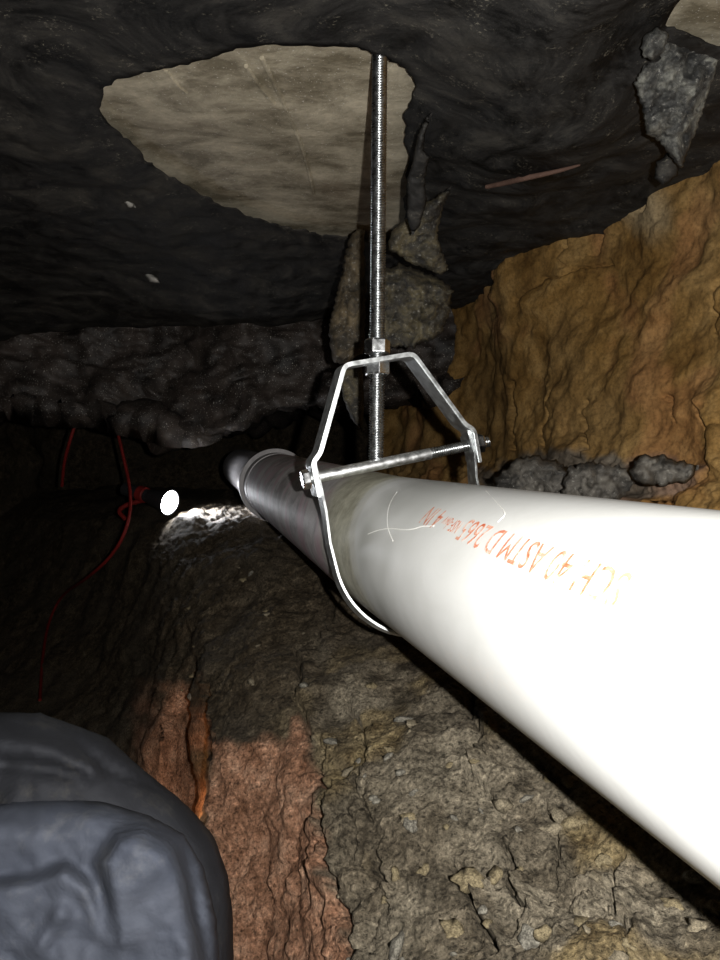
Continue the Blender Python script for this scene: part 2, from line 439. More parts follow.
gz = sm(5, -5, sdist(QX, QY, [(480, 470), (530, 448), (600, 458), (660, 455), (700, 462), (690, 476), (640, 500), (480, 520)]) + 6 * fbm(Ww * 30, 3)) * 0.85
rr = sm(0.2, 0.6, fbm(Ww * 8 + 50, 3)) * 0.25
wr = grid_mesh('wall_right', Ww, M_CLAY, np.stack([rr, gz, pal], -1))
tag(wr, 'cracked orange clay wall along the far side of the pipe', kind='structure')

# concrete footing beam hanging down across the far side of the tunnel
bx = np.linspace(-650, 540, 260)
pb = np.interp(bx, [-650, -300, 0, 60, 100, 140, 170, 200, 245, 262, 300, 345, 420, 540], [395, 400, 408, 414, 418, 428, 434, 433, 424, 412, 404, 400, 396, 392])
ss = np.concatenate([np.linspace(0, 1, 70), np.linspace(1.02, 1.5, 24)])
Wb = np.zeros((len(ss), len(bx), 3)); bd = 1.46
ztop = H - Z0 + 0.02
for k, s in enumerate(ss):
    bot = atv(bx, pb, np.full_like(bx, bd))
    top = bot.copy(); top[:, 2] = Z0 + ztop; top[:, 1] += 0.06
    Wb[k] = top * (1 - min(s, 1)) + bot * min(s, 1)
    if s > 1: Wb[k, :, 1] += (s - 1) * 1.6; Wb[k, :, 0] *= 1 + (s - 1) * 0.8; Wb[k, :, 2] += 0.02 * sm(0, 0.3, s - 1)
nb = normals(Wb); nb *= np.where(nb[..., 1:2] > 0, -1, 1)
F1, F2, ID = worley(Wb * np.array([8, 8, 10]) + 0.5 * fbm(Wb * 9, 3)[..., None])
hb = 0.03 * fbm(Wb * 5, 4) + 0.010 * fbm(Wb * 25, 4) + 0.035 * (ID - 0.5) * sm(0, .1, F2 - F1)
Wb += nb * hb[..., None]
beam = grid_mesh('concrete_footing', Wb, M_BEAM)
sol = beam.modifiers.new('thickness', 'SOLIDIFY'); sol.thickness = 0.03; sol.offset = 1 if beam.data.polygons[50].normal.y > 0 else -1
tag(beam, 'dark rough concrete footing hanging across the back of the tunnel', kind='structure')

# far ends of the tunnel
def earth_wall(name, o, a, b, n, m, amp, nrm, label):
    s, t = np.meshgrid(np.linspace(0, 1, n), np.linspace(0, 1, m))
    Wx = np.array(o) + s[..., None] * np.array(a) + t[..., None] * np.array(b)
    Wx = Wx + np.array(nrm) * (amp * fbm(Wx * 4, 5))[..., None]
    return tag(grid_mesh(name, Wx, M_SOIL, np.stack([s * 0, s * 0, s * 0], -1)), label, kind='structure')
earth_wall('wall_back', (-1.7, 3.1, 0.0), (3.2, 0, 0), (0, 0, 1.0), 110, 60, 0.09, (0, -1, 0), 'dark soil at the far end of the tunnel')
earth_wall('wall_left', (-1.35, -0.8, 0.0), (0, 4.1, 0), (0, 0, 1.0), 130, 60, 0.08, (1, 0, 0), 'dark soil side of the tunnel left of the lamp')

# ------------------------------------------------------------------ black plastic sheet under the slab, with torn holes
ZS = H - 0.010
def on_plane(pts, z): return [tuple(at(x, y, plane_depth(y, z)))[:2] for x, y in pts]
hole1 = [(101, 105), (104, 84), (118, 74), (150, 66), (175, 62), (205, 52), (232, 45), (262, 40), (300, 38), (335, 39), (362, 43), (385, 51), (405, 63), (418, 76), (411, 92), (404, 108), (405, 128), (409, 150),
         (407, 175), (405, 200), (403, 225), (392, 240), (360, 236), (330, 232), (290, 225), (250, 214), (215, 198), (185, 182), (155, 163), (130, 140), (110, 122)]
hole2 = [(664, 46), (672, 28), (684, 16), (697, 17), (702, 22), (725, 18), (770, 14), (800, 60), (760, 80), (715, 72)]
j1 = on_plane(jag(hole1, 4, 1.9, 3), ZS); j2 = on_plane(jag(hole2, 5, 1.6, 5), H - 0.035)
sp = 0.0068
gx, gy = np.meshgrid(np.arange(-1.36, 1.05, sp), np.arange(-0.55, 1.62, sp))
in1, in2 = inside(gx, gy, j1), inside(gx, gy, j2)
fx = (gx[:-1, :-1] + gx[1:, 1:]) / 2; fy = (gy[:-1, :-1] + gy[1:, 1:]) / 2
keep = ~(inside(fx, fy, j1) | inside(fx, fy, j2)) & (((fx - PA.x) * PSIDE.x + (fy - PA.y) * PSIDE.y) < 0.43) & (fx > -1.27) & (fy < 1.50)
def snap(X, Y, poly):                                # pull ragged edge vertices onto the tear line
    q = np.array(poly); e = np.roll(q, -1, 0)
    best = np.full(X.shape, 1e9); BX, BY = X.copy(), Y.copy()
    for (x0, y0), (x1, y1) in zip(q, e):
        dx, dy = x1 - x0, y1 - y0
        t = np.clip(((X - x0) * dx + (Y - y0) * dy) / (dx * dx + dy * dy + 1e-12), 0, 1)
        cx_, cy_ = x0 + t * dx, y0 + t * dy; d = np.hypot(X - cx_, Y - cy_)
        n = d < best; best = np.where(n, d, best); BX = np.where(n, cx_, BX); BY = np.where(n, cy_, BY)
    return best, BX, BY
sx, sy = gx.copy(), gy.copy()
vdel = np.zeros(gx.shape, bool); vkeep = np.zeros(gx.shape, bool)
for a in (0, 1):
    for b in (0, 1):
        sl = (slice(a, gx.shape[0] - 1 + a), slice(b, gx.shape[1] - 1 + b))
        vdel[sl] |= ~keep; vkeep[sl] |= keep
edge = vdel & vkeep
dmin = np.full(gx.shape, 1e9)
for pl in (j1, j2):
    d, BX, BY = snap(gx, gy, pl); use = edge & (d < sp * 1.2)
    sx = np.where(use, BX, sx); sy = np.where(use, BY, sy); dmin = np.minimum(dmin, d)
P3 = np.stack([sx, sy, sx * 0], -1)
wr_ = 1 - np.abs(fbm(np.stack([sx * 9 + 2.5 * sy, sy * 3.2, sx * 0 + 2], -1), 3))
rug = 0.020 * sm(-0.1, 0.3, sx) + 0.006
rug = rug * sm(0.0, 0.10, dmin)
crump = fbm(P3 * 30 + 3, 4)
zz = ZS - 0.004 - np.abs(rug * (0.5 + 0.7 * fbm(P3 * 6, 3))) - 0.006 * np.clip(wr_ - 0.6, 0, 1) * sm(0, .06, dmin) - 0.0028 * (crump + 0.6) * sm(0, .03, dmin)
right_edge = sm(0.0, 0.08, sx - 0.02) * sm(0.9, 0.75, sy) * sm(0.30, 0.18, sx)
zz -= 0.009 * right_edge
zz = np.minimum(zz, H - 0.0085)
zz -= 0.10 * sm(-0.55, -1.25, sx) + 0.05 * sm(1.1, 1.5, sy) * sm(0.1, -0.2, sx)
sheet = grid_mesh('plastic_sheet', np.stack([sx, sy, zz], -1), M_PLAS, keep=keep)
so = sheet.modifiers.new('thickness', 'SOLIDIFY'); so.thickness = 0.0012; so.offset = 0
def on_sheet(px, py, gap):
    z = H - 0.02
    for _ in range(6):
        p = at(px, py, plane_depth(py, z))
        i = int(np.clip(round((p.y - gy[0, 0]) / sp), 0, gx.shape[0] - 1)); j = int(np.clip(round((p.x - gx[0, 0]) / sp), 0, gx.shape[1] - 1))
        z = zz[i, j] - gap
    return at(px, py, plane_depth(py, z)), plane_depth(py, z)
tag(sheet, 'torn black plastic sheeting lining the underside of the slab', 'plastic sheet')

# hanging or lying lumps and flaps: outline at a real distance, closed body with front and back
def lump(name, poly, depth, thick, mat_, parent=None, rough=0.004, fs=40, edge=14, step=4.0, jagged=1.0, slope=(0, 0), seed=0, back=0.6, ridge=None, facet=0.0):
    pj = jag(poly, step, jagged, seed)
    xs = np.array([p[0] for p in pj]); ys = np.array([p[1] for p in pj])
    gx_, gy_ = np.meshgrid(np.arange(xs.min(), xs.max(), step), np.arange(ys.min(), ys.max(), step * 0.87))
    gx_[1::2] += step / 2
    sd = sdist(gx_, gy_, pj); ok = sd < -step * 0.55
    ip = list(zip(gx_[ok].tolist(), gy_[ok].tolist()))
    pts = pj + ip
    nb_ = len(pj)
    v, e, f, *_ = delaunay_2d_cdt([Vector(p) for p in pts], [(k, (k + 1) % nb_) for k in range(nb_)], [], 1, 1e-4)
    v = np.array([tuple(p) for p in v]); 
    d = np.maximum(0, -sdist(v[:, 0], v[:, 1], pj))
    d[:nb_] = 0
    t = np.sqrt(np.clip(1 - (1 - np.clip(d / edge, 0, 1)) ** 2, 0, 1))
    cxm, cym = xs.mean(), ys.mean()
    base = depth + slope[0] * (v[:, 0] - cxm) + slope[1] * (v[:, 1] - cym)
    extra = ridge(v[:, 0], v[:, 1]) if ridge else 0
    A = atv(v[:, 0], v[:, 1], base)
    nz = rough * fbm(A * fs + seed * 3.1, 4) + rough * 1.6 * fbm(A * fs * 0.35 + seed, 3) + rough * 0.35 * fbm(A * fs * 4 + seed, 3)
    if facet:
        q1, q2, qi = worley(A * 26 + 0.5 * fbm(A * 40, 3)[:, None] + seed)
        nz = nz + facet * (qi - 0.5) * sm(0, 0.10, q2 - q1)
    front = atv(v[:, 0], v[:, 1], base - t * (thick + nz * 1.0 + extra))
    bck = atv(v[:, 0], v[:, 1], base + t * thick * back + 0.0004)
    n = len(v)
    bm = bmesh.new()
    vf = [bm.verts.new(p) for p in front]
    bnd = d <= 1e-9
    vb = [vf[k] if bnd[k] else bm.verts.new(bck[k]) for k in range(n)]
    for tri in f:
        try: bm.faces.new([vf[k] for k in tri])
        except ValueError: pass
        try:
            if not all(bnd[k] for k in tri): bm.faces.new([vb[k] for k in reversed(tri)])
        except ValueError: pass
    bmesh.ops.delete(bm, geom=[x for x in bm.verts if not x.link_faces], context='VERTS')
    return from_bm(name, bm, mat_, parent)

# ------------------------------------------------------------------ generic solids
def tube(name, pts, rad, mat_, parent=None, seg=12, caps=True, smooth_pts=0):
    pts = [Vector(p) for p in pts]
    for _ in range(smooth_pts):
        q = [pts[0]]
        for a, b in zip(pts[:-1], pts[1:]): q += [a * .75 + b * .25, a * .25 + b * .75]
        pts = q + [pts[-1]]
    rads = list(np.interp(np.linspace(0, 1, len(pts)), np.linspace(0, 1, len(rad)), rad)) if isinstance(rad, (list, tuple)) else [rad] * len(pts)
    bm = bmesh.new(); rings = []
    ref = Vector((0, 0, 1))
    for k, p in enumerate(pts):
        t = (pts[min(k + 1, len(pts) - 1)] - pts[max(k - 1, 0)]).normalized()
        if abs(t.dot(ref)) > 0.95: ref = Vector((1, 0, 0))
        a = t.cross(ref).normalized(); b = a.cross(t); ref = b
        rings.append([bm.verts.new(p + (a * math.cos(2 * math.pi * j / seg) + b * math.sin(2 * math.pi * j / seg)) * rads[k]) for j in range(seg)])
    for r0, r1 in zip(rings[:-1], rings[1:]):
        for j in range(seg): bm.faces.new((r0[j], r0[(j + 1) % seg], r1[(j + 1) % seg], r1[j]))
    if caps: bm.faces.new(rings[0]); bm.faces.new(list(reversed(rings[-1])))
    return from_bm(name, bm, mat_, parent, True, 50)

def frame_to(p, ax):
    z = ax.normalized(); r = Vector((0, 0, 1)) if abs(z.z) < 0.9 else Vector((1, 0, 0))
    x = r.cross(z).normalized(); y = z.cross(x)
    return Matrix(((x.x, y.x, z.x, p.x), (x.y, y.y, z.y, p.y), (x.z, y.z, z.z, p.z), (0, 0, 0, 1)))

def lathe(name, prof, Mx, mat_, parent=None, seg=32, angle=35, twist=None):
    bm = bmesh.new(); rings = []
    for z, r in prof:
        rings.append([bm.verts.new(Mx @ Vector((r * math.cos(2 * math.pi * j / seg), r * math.sin(2 * math.pi * j / seg), z))) for j in range(seg)])
    for r0, r1 in zip(rings[:-1], rings[1:]):
        for j in range(seg): bm.faces.new((r0[j], r0[(j + 1) % seg], r1[(j + 1) % seg], r1[j]))
    bm.faces.new(list(reversed(rings[0]))); bm.faces.new(rings[-1])
    return from_bm(name, bm, mat_, parent, True, angle)

def thread(name, p0, p1, R, pitch, depth, mat_, parent=None, seg=18):
    L = (p1 - p0).length; Mx = frame_to(p0, p1 - p0); per = 5
    n = int(L / pitch * per); bm = bmesh.new(); rings = []
    prof = [0, 0.55, 1, 0.55, 0]
    for k in range(n + 1):
        z = L * k / n; ring = []
        for j in range(seg):
            ph = (z / pitch - j / seg) % 1.0
            w = 1 - abs(2 * ph - 1); w = min(1, max(0, (w - 0.12) / 0.72))
            r = R - depth * (1 - w)
            if k in (0, n): r = R - depth
            ring.append(bm.verts.new(Mx @ Vector((r * math.cos(2 * math.pi * j / seg), r * math.sin(2 * math.pi * j / seg), z))))
        rings.append(ring)
    for r0, r1 in zip(rings[:-1], rings[1:]):
        for j in range(seg): bm.faces.new((r0[j], r0[(j + 1) % seg], r1[(j + 1) % seg], r1[j]))
    bm.faces.new(list(reversed(rings[0]))); bm.faces.new(rings[-1])
    return from_bm(name, bm, mat_, parent, True, 60)

def hexnut(name, p, ax, flat, h, mat_, parent=None, rot=0.0):
    """hexagonal nut or head with chamfered corners, centred on p"""
    Mx = frame_to(p, ax); bm = bmesh.new(); rc = flat / math.sqrt(3)
    rings = []
    for z, s in ((-h / 2, 0.90), (-h / 2 + h * 0.10, 1.0), (h / 2 - h * 0.10, 1.0), (h / 2, 0.90)):
        rings.append([bm.verts.new(Mx @ Vector((rc * s * math.cos(math.pi / 3 * j + rot), rc * s * math.sin(math.pi / 3 * j + rot), z))) for j in range(6)])
    for r0, r1 in zip(rings[:-1], rings[1:]):
        for j in range(6): bm.faces.new((r0[j], r0[(j + 1) % 6], r1[(j + 1) % 6], r1[j]))
    bm.faces.new(list(reversed(rings[0]))); bm.faces.new(rings[-1])
    bmesh.ops.bevel(bm, geom=[e for e in bm.edges], offset=0.0004, segments=1, affect='EDGES')
    return from_bm(name, bm, mat_, parent, False)

def chaikin(p, n=2, keep=0.22):
    for _ in range(n):
        q = [p[0]]
        for a, b in zip(p[:-1], p[1:]):
            q += [(a[0] * (1 - keep) + b[0] * keep, a[1] * (1 - keep) + b[1] * keep), (a[0] * keep + b[0] * (1 - keep), a[1] * keep + b[1] * (1 - keep))]
        p = q + [p[-1]]
    return p

def round_corners(p, r, n=4):
    out = [p[0]]
    for a, b, c in zip(p[:-2], p[1:-1], p[2:]):
        A, B, C = Vector(a), Vector(b), Vector(c)
        ra = min(r, (A - B).length * .45, (C - B).length * .45)
        s = B + (A - B).normalized() * ra; e = B + (C - B).normalized() * ra
        for k in range(n + 1):
            t = k / n; q = s * (1 - t) ** 2 + B * 2 * t * (1 - t) + e * t * t; out.append((q.x, q.y))
    return out + [p[-1]]

def strap(name, prof, thick, width, O, ex, ey, ez, mat_, parent=None):
    """flat bar bent along a profile in the ex-ez plane; ey is its width"""
    pr = [Vector(p) for p in prof]; bm = bmesh.new(); rows = []
    for k, p in enumerate(pr):
        t = (pr[min(k + 1, len(pr) - 1)] - pr[max(k - 1, 0)]).normalized(); n = Vector((-t.y, t.x))
        row = []
        for s, w in ((0.5, -.5), (0.5, .5), (-0.5, .5), (-0.5, -.5)):
            q = p + n * thick * s; row.append(bm.verts.new(O + ex * q.x + ez * q.y + ey * (w * width)))
        rows.append(row)
    for a, b in zip(rows[:-1], rows[1:]):
        for j in range(4): bm.faces.new((a[j], a[(j + 1) % 4], b[(j + 1) % 4], b[j]))
    bm.faces.new(rows[0]); bm.faces.new(list(reversed(rows[-1])))
    bmesh.ops.recalc_face_normals(bm, faces=bm.faces)
    sharp = [e for e in bm.edges if e.is_manifold and e.calc_face_angle(0) > 1.2]
    bmesh.ops.bevel(bm, geom=sharp, offset=thick * 0.18, segments=2, affect='EDGES')
    return from_bm(name, bm, mat_, parent, True, 40)

# ------------------------------------------------------------------ white drain pipe
BEND = 0.56; up2 = math.radians(1.65)
PU2 = (PU * math.cos(up2) + Vector((0, 0, math.sin(up2)))).normalized()
def pax(t): return PA + PU * t if t < BEND else PA + PU * BEND + PU2 * (t - BEND)

def pvc_material():
    m, nt, b = mat('white_pvc', 0.42, 0.4); co = coords(nt)
    d = N(nt, 'ShaderNodeVectorMath', operation='DOT_PRODUCT'); d.inputs[1].default_value = PU; nt.links.new(co, d.inputs[0])
    sep = N(nt, 'ShaderNodeSeparateXYZ'); nt.links.new(co, sep.inputs[0])
    zrel = math_(nt, 'SUBTRACT', sep.outputs[2], PA.z)
    t = math_(nt, 'SUBTRACT', d.outputs['Value'], PA.dot(PU))
    t = math_(nt, 'SUBTRACT', t, math_(nt, 'MULTIPLY', zrel, 0.85))          # the dirt ring sits askew on the pipe
    n1 = noise_tex(nt, co, 18, 6, 0.7, 0.8); n2 = noise_tex(nt, co, 70, 5, 0.7); n3 = noise_tex(nt, co, 7, 3)
    tw = math_(nt, 'ADD', t, math_(nt, 'MULTIPLY', math_(nt, 'SUBTRACT', n1, 0.5), 0.012))
    clean = mix(nt, ramp(nt, n1, [(0.5, 0.0), (0.75, 0.22)]), (0.64, 0.65, 0.64), (0.45, 0.45, 0.425))
    # patchy grey grows towards the hanger
    sm_ = math_(nt, 'MULTIPLY', ramp(nt, n3, [(0.45, 0.0), (0.62, 0.7)]), ramp(nt, tw, [(0.22, 0.0), (0.44, 1.0)]))
    clean = mix(nt, sm_, clean, (0.36, 0.37, 0.345))
    tan = ramp(nt, n2, [(0.36, (0.30, 0.29, 0.22)), (0.64, (0.50, 0.49, 0.39))])
    c = mix(nt, ramp(nt, tw, [(0.464, 0.0), (0.468, 0.30), (0.482, 0.42), (0.486, 0.95)]), clean, tan)
    dirty = ramp(nt, n1, [(0.38, (0.24, 0.23, 0.225)), (0.5, (0.42, 0.40, 0.405)), (0.62, (0.56, 0.54, 0.54))])
    mp = N(nt, 'ShaderNodeMapping'); mp.inputs['Scale'].default_value = (26, 26, 7); nt.links.new(co, mp.inputs[0])
    pr = noise_tex(nt, mp.outputs[0], 1.0, 4, 0.6, 0.5)
    dirty = mix(nt, ramp(nt, pr, [(0.50, 0.0), (0.60, 0.7)]), dirty, (0.50, 0.33, 0.38))
    c = mix(nt, ramp(nt, tw, [(0.555, 0.0), (0.600, 1.0)]), c, dirty)
    nt.links.new(c, b.inputs['Base Color'])
    nt.links.new(ramp(nt, tw, [(0.45, 0.40), (0.52, 0.65), (0.60, 0.55)]), b.inputs['Roughness'])
    bump(nt, b, n2, 0.12, 0.001); return m
M_PVC = pvc_material()
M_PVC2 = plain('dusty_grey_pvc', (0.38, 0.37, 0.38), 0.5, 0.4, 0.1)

pipe = empty('drain_pipe', PA + PU * 0.3 - Vector((0, 0, PR)))
tag(pipe, 'white plastic drain pipe with faded red lettering held in the hanger', 'pipe')
tt = [-0.75 + 0.02 * k for k in range(int((1.20 + 0.75) / 0.02) + 1)]
tube('pipe_run', [pax(t) for t in tt], PR, M_PVC, pipe, 96)
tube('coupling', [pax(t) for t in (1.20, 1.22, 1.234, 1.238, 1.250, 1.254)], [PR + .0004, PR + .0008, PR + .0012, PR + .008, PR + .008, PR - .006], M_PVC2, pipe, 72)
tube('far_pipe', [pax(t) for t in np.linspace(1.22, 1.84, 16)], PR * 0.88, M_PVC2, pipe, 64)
e0 = pax(1.83); el = []
for k in range(13):
    a = math.radians(80) * k / 12
    el.append(e0 + PU2 * (0.13 * math.sin(a)) + (PSIDE * 0.7 - Vector((0, 0, 0.71))) * (0.13 * (1 - math.cos(a))))
tube('elbow', el, [PR * 0.88] * 13, M_PVC2, pipe, 48)

# printed lettering, standing upside down to the viewer, reading away along the pipe
def ink_material():
    m, nt, b = mat('faded_red_ink', 0.5, 0.3); co = coords(nt)
    n = noise_tex(nt, co, 190, 4, 0.7); n2 = noise_tex(nt, co, 40, 2)
    c = ramp(nt, n, [(0.36, (0.52, 0.13, 0.06)), (0.52, (0.64, 0.30, 0.20)), (0.66, (0.76, 0.66, 0.60))])
    c = mix(nt, ramp(nt, n2, [(0.5, 0.0), (0.62, 0.5)]), c, (0.55, 0.36, 0.28))
    nt.links.new(c, b.inputs['Base Color']); return m
M_INK = ink_material()
def surf(t, phi, r=PR): return pax(t) + (PSIDE * math.sin(phi) + PSIDE.cross(PU) * math.cos(phi)) * r
def lettering(name, text, t0, t1, height, v0=0.0):
    cu = bpy.data.curves.new('t', 'FONT'); cu.body = text; cu.size = 1.0; cu.resolution_u = 3
    ob = bpy.data.objects.new('t', cu); COL.objects.link(ob)
    dg = bpy.context.evaluated_depsgraph_get(); me = bpy.data.meshes.new_from_object(ob.evaluated_get(dg))
    bpy.data.objects.remove(ob); bpy.data.curves.remove(cu)
    bm = bmesh.new(); bm.from_mesh(me); bpy.data.meshes.remove(me)
    xs = [v.co.x for v in bm.verts]; x0, x1 = min(xs), max(xs); cap = 0.70
    for v in bm.verts: v.co.x = (v.co.x - x0) / (x1 - x0); v.co.y = v.co.y / cap; v.co.z = 0
    bmesh.ops.triangulate(bm, faces=bm.faces)
    for _ in range(3):
        lg = [e for e in bm.edges if abs(e.verts[0].co.y - e.verts[1].co.y) > 0.16]
        if lg: bmesh.ops.subdivide_edges(bm, edges=lg, cuts=1); bmesh.ops.triangulate(bm, faces=bm.faces)
    for v in bm.verts:
        t = t0 + (t1 - t0) * v.co.x
        ph = math.radians(-47 + (t - .19) / .185 * 10) - (v0 + v.co.y * height) / PR
        v.co = surf(t, ph, PR + 0.00022)
    me = bpy.data.meshes.new(name); bm.to_mesh(me); bm.free()
    return link(name, me, M_INK, pipe, False)
for n_, a, b_, hh, v0 in (('SCH 40 ASTM D 2665', .186, .320, .0135, 0), ('NSF-dwv', .324, .348, .008, .003), ('4 IN', .352, .377, .0135, 0)):
    o = lettering('printed_lettering', n_, a, b_, hh, v0); o['label'] = 'faded red printed lettering'

def on_pipe(px, py):
    o = Vector((0, 0, Z0)); d = at(px, py, 1.0) - o
    dd = d - PU * d.dot(PU); oo = (o - PA) - PU * (o - PA).dot(PU)
    a, b2, c2 = dd.dot(dd), 2 * dd.dot(oo), oo.dot(oo) - PR * PR
    D = max(0, b2 * b2 - 4 * a * c2); return o + d * ((-b2 - math.sqrt(D)) / 2 / a)
M_SCR = plain('pale_scuff', (0.85, 0.85, 0.82), 0.35, 0.5, 0, 0.1)
for pts in ([(397, 492), (390, 503), (387, 516), (388, 530), (393, 541)], [(368, 534), (378, 530), (390, 528), (404, 530), (414, 529), (422, 526), (434, 526)], [(486, 491), (497, 503), (507, 514), (498, 522)]):
    tube('scuff_line', [on_pipe(*p) for p in pts], 0.00035, M_SCR, pipe, 6, True, 2)

# ------------------------------------------------------------------ clevis hanger
BM = at(394.5, 461, 0.575); tl = math.radians(11.0)
EX = (PSIDE * math.cos(tl) + Vector((0, 0, 1)) * math.sin(tl)).normalized(); EZ = (Vector((0, 0, 1)) * math.cos(tl) - PSIDE * math.sin(tl)).normalized(); EY = PU
hang = empty('clevis_hanger', BM - EZ * 0.14)
tag(hang, 'zinc-plated steel clevis hanger strapped around the white pipe', 'pipe hanger')
yk = [(-.0700, -.015), (-.0700, .013), (-.0630, .0185), (-.0300, .0835), (.0285, .0835), (.0630, .0185), (.0700, .013), (.0700, -.015)]
strap('yoke', round_corners(yk, 0.005), 0.0036, 0.026, BM, EX, EY, EZ, M_GALV, hang)
pt = math.radians(16)
EZ2 = (EZ * math.cos(pt) + EY * math.sin(pt)).normalized(); EY2 = EX.cross(EZ2) * -1
if EY2.dot(EY) < 0: EY2 = -EY2
SR = 0.0660; SH = -0.0050
us = [(-.0672, .011), (-.0672, -.010), (-.0680, -.030), (-SR + SH, -.055)]
us += [(SR * math.sin(a) + SH, -.077 - SR * math.cos(a)) for a in np.linspace(-math.pi / 2, math.pi / 2, 40)]
us += [(SR + SH, -.055), (.0625, -.030), (.0672, -.010), (.0672, .011)]
strap('lower_strap', us, 0.0018, 0.019, BM, EX, EY2, EZ2, M_GALV, hang)
tube('bolt', [BM + EX * -.073, BM + EX * .032], 0.0047, M_BOLT, hang, 24)
thread('bolt_thread', BM + EX * .032, BM + EX * .087, 0.0047, 0.0020, 0.0010, M_ROD, hang, 16)
hexnut('bolt_head', BM + EX * -.0760, EX, 0.0145, 0.0066, M_ZINC, hang, 0.3)
hexnut('nut', BM + EX * .0770, EX, 0.0145, 0.0085, M_ZINC, hang, 0.2)

# ------------------------------------------------------------------ threaded rod with its two nuts
r0 = at(376.3, 462, 0.577); r1 = at(380.0, 20, 0.577); r0 = r0 
rod = empty('threaded_rod', r0)
tag(rod, 'vertical zinc threaded rod holding up the pipe hanger', 'threaded rod')
rd = (r1 - r0).normalized()
thread('rod', r0, r1, 0.00655, 0.0022, 0.0013, M_ROD, rod, 20)
hexnut('nut', at(377.3, 347, 0.577), rd, 0.0190, 0.0125, M_ZINC, rod, 0.62)
hexnut('nut', at(377.1, 368.0, 0.577), rd, 0.0190, 0.0125, M_ZINC, rod, 0.15)

# ------------------------------------------------------------------ torn plastic and debris hanging from the slab
o = lump('torn_plastic_flap', [(352, 232), (364, 228), (366, 300), (364, 352), (345, 364), (333, 362), (328, 332), (335, 300), (343, 270), (346, 252)], 0.90, 0.022, M_FLAPB, rough=.008, edge=12, step=2.4, seed=2, slope=(0, 0.0002))
tag(o, 'brown soil-caked plastic strip hanging directly behind the threaded rod', 'plastic flap')
o = lump('soil_clod', [(369, 292), (376, 274), (400, 262), (436, 276), (453, 290), (450, 315), (440, 335), (415, 347), (390, 346), (370, 348)], 0.885, 0.035, M_FLAP, rough=.011, fs=30, edge=20, step=2.2, jagged=1.6, seed=4, facet=.03)
tag(o, 'grey-brown clod wrapped in torn plastic hanging right of the rod', 'clod')
o = lump('torn_plastic_flap', [(388, 250), (392, 232), (405, 220), (425, 203), (452, 186), (442, 210), (437, 235), (444, 256), (449, 270), (440, 275), (410, 263)], 0.80, 0.020, M_FLAP, rough=.007, edge=12, step=2.2, seed=6, slope=(0, .0007), facet=.012)
tag(o, 'pointed dirty plastic flap above the hanging clod', 'plastic flap')
o = lump('torn_plastic_flap', [(418, 135), (426, 118), (433, 112), (426, 130), (423, 150), (430, 157), (425, 178), (427, 200), (420, 225), (412, 236), (407, 215), (407, 180), (413, 160)], 0.655, 0.008, M_PLAS, rough=.003, edge=7, step=2.5, jagged=.6, seed=8, slope=(0, 0.0009))
tag(o, 'narrow curled black plastic tear at the edge of the bare concrete', 'plastic flap')
o = lump('torn_plastic_flap', [(338, 366), (362, 360), (364, 405), (362, 434), (351, 418), (343, 396)], 0.93, 0.010, M_FLAP, rough=.004, edge=8, step=2.5, jagged=.5, seed=9)
tag(o, 'small shiny plastic shred seen through the hanger yoke', 'plastic flap')
o = lump('torn_plastic_flap', [(662, 40), (690, 50), (718, 60), (714, 78), (706, 100), (698, 125), (688, 150), (682, 168), (672, 160), (660, 142), (646, 134), (643, 112), (634, 84), (644, 66), (660, 60)], 0.555, 0.020, M_FLAPG, rough=.010, fs=45, edge=22, step=2.2, seed=11, slope=(0.0001, 0.0005), facet=.010)
tag(o, 'cement-caked grey plastic flap hanging from the corner above the clay wall', 'plastic flap')
o = lump('cement_lump', [(640, 48), (646, 34), (656, 26), (668, 34), (664, 52), (654, 60), (644, 58)], 0.508, 0.012, M_FLAPG, rough=.007, fs=60, edge=12, step=3, seed=12)
tag(o, 'small pale cement lump beside the bare patch above the clay', 'cement lump')
o = lump('plastic_scrap', [(656, 162), (668, 152), (678, 162), (677, 175), (662, 187), (654, 178)], 0.62, 0.010, M_PLAS, rough=.004, edge=10, step=3, seed=13)
tag(o, 'small dark grey plastic scrap at the tip of the cement-caked flap', 'plastic scrap')
zr = lambda x, y: on_sheet(x, y, 0.003)[0]
o = tube('root', [zr(486, 187), zr(505, 183), zr(525, 178), zr(545, 174), zr(562, 170), zr(580, 165)], [.0022, .003, .003, .0025, .002, .001], M_ROOT, None, 8, True, 1)
tag(o, 'thin reddish root lying under the black plastic sheet', 'root')
for x, y, s, sd_ in ((128, 203, 1.0, 1), (150, 277, 1.25, 2)):
    d0 = on_sheet(x, y, 0.002)[1]
    o = lump('cement_chip', [(x - 7 * s, y - 4 * s), (x, y - 5 * s), (x + 6 * s, y + 1), (x + 8 * s, y + 5 * s), (x, y + 4 * s)], d0, 0.006, M_CHIP, rough=.002, edge=5, step=2.5, jagged=.5, seed=sd_)
    tag(o, 'pale chip stuck to the black plastic just left of the bare concrete' if sd_ == 1 else 'pale chip stuck to the black plastic low on the left', 'cement chip')

for pts in ([(262, 58), (271, 76), (281, 97), (293, 124), (303, 150), (309, 172), (314, 194)], [(246, 66), (258, 84), (274, 104)], [(166, 70), (176, 84), (186, 92)]):
    tube('seam_ridge', [at(x, y, plane_depth(y, H - 0.0035)) for x, y in pts], 0.0022, M_CONC, slab, 6, True, 1)
